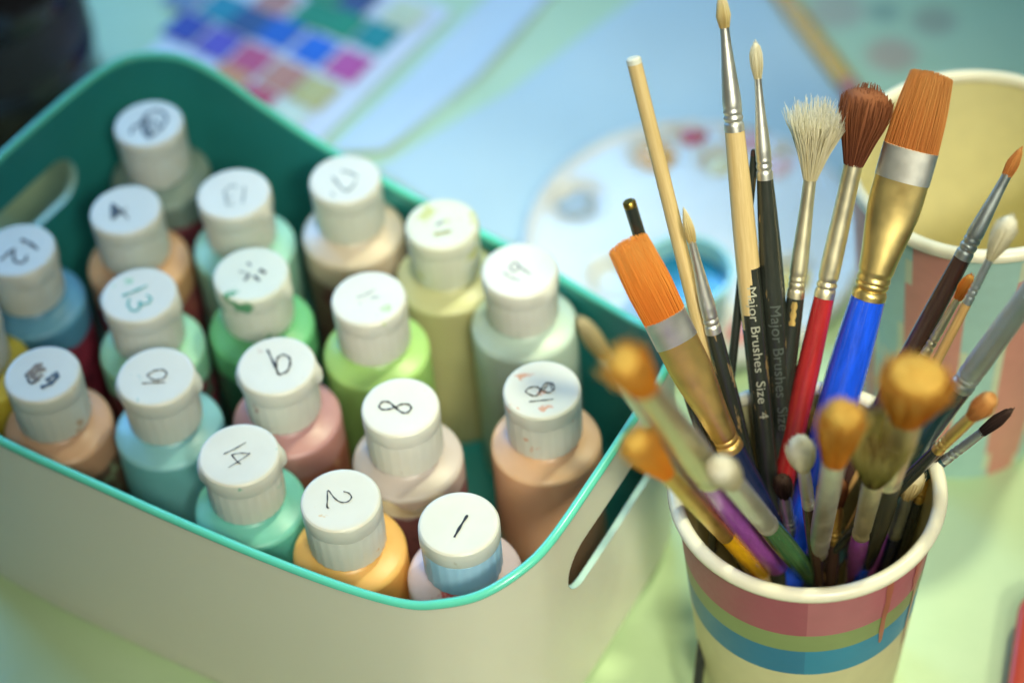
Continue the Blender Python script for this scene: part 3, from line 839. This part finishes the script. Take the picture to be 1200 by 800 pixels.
# ------------------------------------------------------------------ palette, pot
def palette():
    c = at(812, 292, 0); R = 66.0
    t = thing('paint_palette', 'round white plastic paint palette with wells and dabs of paint', 'palette', (c.x, c.y, 3.4))
    wells = [(677,243,10.5), (770,186,9.5), (812,161,8), (880,166,9), (912,196,9), (845,195,8), (720,330,9.5), (930,330,9.5), (870,390,9)]
    W = [(at(x, y, 4) - c, r) for x, y, r in wells]
    mb = MB(); nr, na = 44, 120; ids = []
    def hz(p):
        z = 4.0
        for w, r in W:
            d = math.hypot(p[0] - w.x, p[1] - w.y)
            if d < r * 1.12:
                z = min(z, 4.0 - 3.4 * min(1, max(0, (r * 1.12 - d) / (r * .42))) ** .8)
        return z
    for k in range(nr + 1):
        r = R * (k / nr) + (.01 if k == 0 else 0); row = []
        for i in range(na):
            a = 2 * PI * i / na; p = (r * math.cos(a), r * math.sin(a))
            e = 1.4 * math.exp(-((r - R + 2) / 1.6) ** 2)
            row.append((p[0], p[1], hz(p) + e))
        ids.append(row)
    ids.append([((R + .8) * math.cos(2*PI*i/na), (R + .8) * math.sin(2*PI*i/na), 3.0) for i in range(na)])
    ids.append([((R - .5) * math.cos(2*PI*i/na), (R - .5) * math.sin(2*PI*i/na), -2.6) for i in range(na)])
    mb.rings(ids, 0, True, False, True)
    obj('palette_plate', mb, plastic('white_palette_plastic', 'dfddd6', .3, .04, .15, 50), t)
    for x, y, r, col in ((677,243,9.0,'a3a8a4'), (766,186,10,'e6a224'), (790,178,7,'e0a850'), (812,161,5.5,'c03a48'), (880,166,6.5,'d59a9a'), (912,196,6,'e6c0c0'), (845,196,5.5,'e2d9a8'), (870,390,7,'d98c86'), (930,330,7,'e3c454')):
        p = at(x, y, 4) - c; mb = MB()
        rr = []
        for q, z in ((1, 1.0), (.85, 1.5), (.5, 1.9), (.02, 2.0)):
            rr.append([(p.x + r * q * (1 + .16 * math.sin(3 * a + x) + .08 * math.sin(5 * a)) * math.cos(a), p.y + r * q * (1 + .16 * math.sin(3 * a + x) + .08 * math.sin(5 * a)) * math.sin(a), z) for a in [2 * PI * i / 28 for i in range(28)]])
        mb.rings(rr, 0)
        obj('paint_dab', mb, plastic('paint_dab_colour', col, .3, .1), t)
    # water pot standing on it
    pc = at(803, 322, 27)
    w = thing('paint_pot', 'small aqua plastic pot of blue paint beside the bin', 'paint pot', (pc.x, pc.y, 7.6))
    aqua = plastic('aqua_pot_plastic', 'a9dcd8', .3, .05, .3)
    mo = MB(); mo.lathe([(0, 0), (14.5, 0), (15.5, 1), (17.4, 20), (18.6, 20.6), (18.8, 21.6), (18.2, 22.4), (16.4, 22.2), (15.8, 20), (14.2, 3), (0, 2.6)], 64)
    obj('pot_wall', mo, aqua, w)
    mp = MB(); mp.lathe([(15.3, 14.5), (8, 14.2), (0, 14.1)], 48)
    obj('blue_paint', mp, plastic('blue_paint_fill', '1d7fae', .15, .15), w)
palette()

# ------------------------------------------------------------------ colour chart, pencil, jar, red box
def chart():
    a, b = at(369, 163, .6), at(527, 9, .6)
    e1 = (b - a).normalized(); e2 = V((-e1.y, e1.x, 0))
    c = a + e1 * 40 + e2 * 40
    t = thing('colour_chart', 'white sheet printed with rows of colour swatches behind the bin', 'colour chart', (c.x, c.y, .5))
    z0 = .5
    mb = MB(); w0, w1, l0, l1 = -3, 96, -26, 95
    rows = []
    for k in range(25):
        s = l0 + (l1 - l0) * k / 24
        rows.append([tuple((a + e1 * s + e2 * (w0 + (w1 - w0) * i / 20) - c)[:2]) + (.35 + .25 * math.sin(k * .5) * math.sin(i * .4) + .3,) for i in range(21)])
    mb.rings(rows, 0, False)
    obj('paper_sheet', mb, plastic('white_paper', 'dfe3ea', .6, .03), t)
    SW = [((690,10),'c98878'), ((790,40),'0f8a5e'), ((862,66),'108f62'), ((945,97),'0e8c8a'), ((900,2),'3a4a7c'), ((1015,40),'d6dcb4'),
          ((560,25),'148a9e'), ((628,60),'2c4a7e'), ((705,88),'0d5fc0'), ((790,130),'1467d0'), ((875,170),'c84a96'),
          ((470,75),'3038a0'), ((550,115),'6048b4'), ((630,155),'d04a72'), ((712,198),'cc8468'), ((790,237),'c9bc72'),
          ((565,205),'dc9258'), ((632,258),'c8304e'), ((712,300),'d9e4cc'), ((830,-25),'2b8f5a'), ((470,-5),'7d93b0')]
    for si, ((x, y), col) in enumerate(SW):
        p = at(x / 2.143, y / 2.143, .9)
        mb = MB(); n = 6; rr = []
        for k in range(n + 1):
            rr.append([tuple((p + e1 * (-8.6 + 17.2 * k / n) + e2 * (-8.2 + 16.4 * i / n) - c)[:2]) + (1.35 + si * .012,) for i in range(n + 1)])
        mb.rings(rr, 0, False)
        obj('colour_swatch', mb, plastic('swatch_ink', col, .55, .12, 0, 150), t)
chart()

def sheet(label, px, col, z):  # flat sheets whose colour paints the blue window sheen on the cloth
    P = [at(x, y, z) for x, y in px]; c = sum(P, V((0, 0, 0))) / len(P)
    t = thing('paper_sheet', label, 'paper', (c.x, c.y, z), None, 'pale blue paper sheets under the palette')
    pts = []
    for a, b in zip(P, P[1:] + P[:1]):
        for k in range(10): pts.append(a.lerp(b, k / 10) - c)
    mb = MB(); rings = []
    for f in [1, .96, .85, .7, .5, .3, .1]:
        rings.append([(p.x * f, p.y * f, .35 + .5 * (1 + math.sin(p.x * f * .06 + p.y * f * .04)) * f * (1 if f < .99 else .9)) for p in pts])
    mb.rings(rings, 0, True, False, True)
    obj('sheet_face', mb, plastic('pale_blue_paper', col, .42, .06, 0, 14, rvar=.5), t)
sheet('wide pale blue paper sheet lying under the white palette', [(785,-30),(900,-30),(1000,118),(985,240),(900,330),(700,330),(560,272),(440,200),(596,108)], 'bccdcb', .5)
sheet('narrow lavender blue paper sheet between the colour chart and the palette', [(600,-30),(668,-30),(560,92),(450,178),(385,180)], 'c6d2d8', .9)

def pencil():
    a, b = at(1000, 108, 4.2), at(905, -20, 4.2)
    ax = (b - a).normalized(); x = ax.cross(V((0, 0, 1))).normalized()
    rot = Matrix((x, ax.cross(x), ax)).transposed()
    t = thing('pencil', 'yellow pencil with pink eraser lying on the cloth behind the brushes', 'pencil', a, rot)
    mb = MB(); hx = lambda z, r: [(r * math.cos(2*PI*(i+.5)/6), r * math.sin(2*PI*(i+.5)/6), z) for i in range(6)]
    mb.rings([hx(5, 4.2), hx(150, 4.2)], 0, True, True, True); obj('barrel', mb, lacquer('yellow_pencil_paint', 'f2b010', None, .3), t, smooth=False)
    me = MB(); me.lathe([(0, -1.5), (3.2, -1.3), (3.9, 0), (4.0, 5.5)], 24); obj('eraser', me, plastic('pink_eraser', 'd6948a', .7), t)
pencil()

def jar():
    c = at(-4, 112, 0)
    t = thing('dark_jar', 'dark brown glass jar in the top left corner', 'jar', (c.x, c.y, .2))
    mb = MB(); mb.lathe([(0, 0), (41, 0), (44.5, 1.4), (46, 4.5), (46, 24), (46.9, 25.5), (46.9, 29), (46, 30.5), (46, 66), (45, 72), (40, 78), (36, 82), (36, 94), (34, 94), (34, 82), (43, 66), (43.5, 6), (0, 3)], 72)
    m, nt, b = nodes('dark_jar_glass')
    n = noise(nt, coords(nt), 40); nt.links.new(ramp(nt, n, [(.3, lin('1d1a1b')), (.7, lin('2b2526'))]), b.inputs['Base Color'])
    b.inputs['Roughness'].default_value = .12
    obj('jar_glass', mb, m, t)
    md = MB(); md.lathe([(46.2, 36), (46.3, 36.5), (46.3, 60), (46.2, 60.5)], 72)
    obj('jar_label', md, plastic('dark_jar_label', '332b2d', .5), t)
jar()

def red_box():
    p = at(1196, 690, 8); q = at(1176, 830, 8)
    d = (q - p).normalized(); n = V((-d.y, d.x, 0))
    if n.x < 0: n = -n
    c = p + d * 45 + n * 35
    t = thing('plastic_box', 'red-orange plastic box just entering at the lower right edge', 'box', (c.x, c.y, .2))
    mb = MB(); rings = []
    for ins, z in ((3, 0), (.6, .8), (0, 3), (0, 11), (.5, 12.4), (1.8, 13.2), (4, 13.4)):
        ring = []; hx, hy, cr2 = 35 - ins, 45 - ins, 12 - ins * .5
        for cx, cy, a0 in ((1, 1, 0), (-1, 1, PI/2), (-1, -1, PI), (1, -1, 1.5*PI)):
            for k in range(9):
                a = a0 + PI / 2 * k / 8
                lx, ly = cx * (hx - cr2) + cr2 * math.cos(a), cy * (hy - cr2) + cr2 * math.sin(a)
                w = n * lx + d * ly
                ring.append((w.x, w.y, z))
        rings.append(ring)
    if (n.x * d.y - n.y * d.x) < 0: rings = [list(reversed(r)) for r in rings]
    mb.rings(rings, 0, True, True, True)
    obj('box_body', mb, plastic('red_orange_plastic', 'c2452c', .4, .08, .1), t)
    ml = MB(); lid = []
    for r in rings[-1:]:
        lid.append([(x * .8, y * .8, 13.5) for x, y, z in r]); lid.append([(x * .78, y * .78, 14.4) for x, y, z in r])
    ml.rings(lid, 0, True, False, True)
    obj('box_lid_panel', ml, plastic('dark_red_plastic', '8f2f2c', .4, .08), t)
red_box()

# ------------------------------------------------------------------ light
w = bpy.data.worlds.new('World'); scene.world = w; w.use_nodes = True
bg = w.node_tree.nodes['Background']

def area(name, loc, target, size, power, color, sy=None, spread=None):
    l = bpy.data.lights.new(name, 'AREA'); l.energy = power; l.color = color
    l.shape = 'RECTANGLE' if sy else 'SQUARE'; l.size = size * S
    if sy: l.size_y = sy * S
    if spread: l.spread = spread
    o = bpy.data.objects.new(name, l); COL.objects.link(o)
    p, q = V(loc) * S, V(target) * S
    o.location = p; o.rotation_euler = (q - p).to_track_quat('-Z', 'Y').to_euler()
    return o
def spot(name, loc, target, power, color, cone, blend, radius):
    l = bpy.data.lights.new(name, 'SPOT'); l.energy = power; l.color = color
    l.spot_size = cone; l.spot_blend = blend; l.shadow_soft_size = radius * S
    o = bpy.data.objects.new(name, l); COL.objects.link(o)
    p, q = V(loc) * S, V(target) * S
    o.location = p; o.rotation_euler = (q - p).to_track_quat('-Z', 'Y').to_euler()
    return o
PW = {'world': (.060, .076, .078), 'key': (84, 85, 57), 'front': (118, 115, 93), 'right': (66, 66, 55), 'blue': (.11, .30, .54), 'left': (.25, .7, 1.45)}
def pc(k):
    p = PW[k]; m = max(max(p), 1e-9)
    return m, tuple(x / m for x in p)
bg.inputs['Strength'].default_value, c_ = pc('world'); bg.inputs['Color'].default_value = c_ + (1,)
spot('window_key_lamp', (45 + 609, 62 + 476, 1736), (45, 62, 0), *pc('key'), math.radians(14.5), 1.0, 70)
spot('soft_front_lamp', (330, -800, 900), (92, 5, 145), *pc('front'), math.radians(14), 1.0, 180)  # added fill on the camera side, brightens brushes and cup
spot('near_lamp', (120, -700, 1080), (55, 25, 70), *pc('right'), math.radians(15), 1.0, 200)  # added fill above the camera, reaches bottle sides and bin
area('sky_blue_lamp', (-60, 1500, 1150), (-25, 280, 0), 700, *pc('blue'), 450, math.radians(27))
area('left_blue_lamp', (-650, 950, 560), (-80, 150, 100), 400, *pc('left'), 300, math.radians(70))

# ------------------------------------------------------------------ camera
cam = bpy.data.cameras.new('camera'); co = bpy.data.objects.new('camera', cam); COL.objects.link(co)
cam.sensor_width = 36; cam.lens = F / 1200 * 36
cam.clip_start = .01; cam.clip_end = 100
R3 = Matrix((CX, -CY, -FWD)).transposed()
co.matrix_world = Matrix.Translation(CAM * S) @ R3.to_4x4()
cam.dof.use_dof = True; cam.dof.focus_distance = .735; cam.dof.aperture_fstop = 4.2; cam.dof.aperture_blades = 0
scene.camera = co
scene.view_settings.view_transform = 'Standard'; scene.view_settings.look = 'None'
scene.view_settings.exposure = .08; scene.view_settings.gamma = 1
scene.render.engine = 'CYCLES'
scene.cycles.use_denoising = True
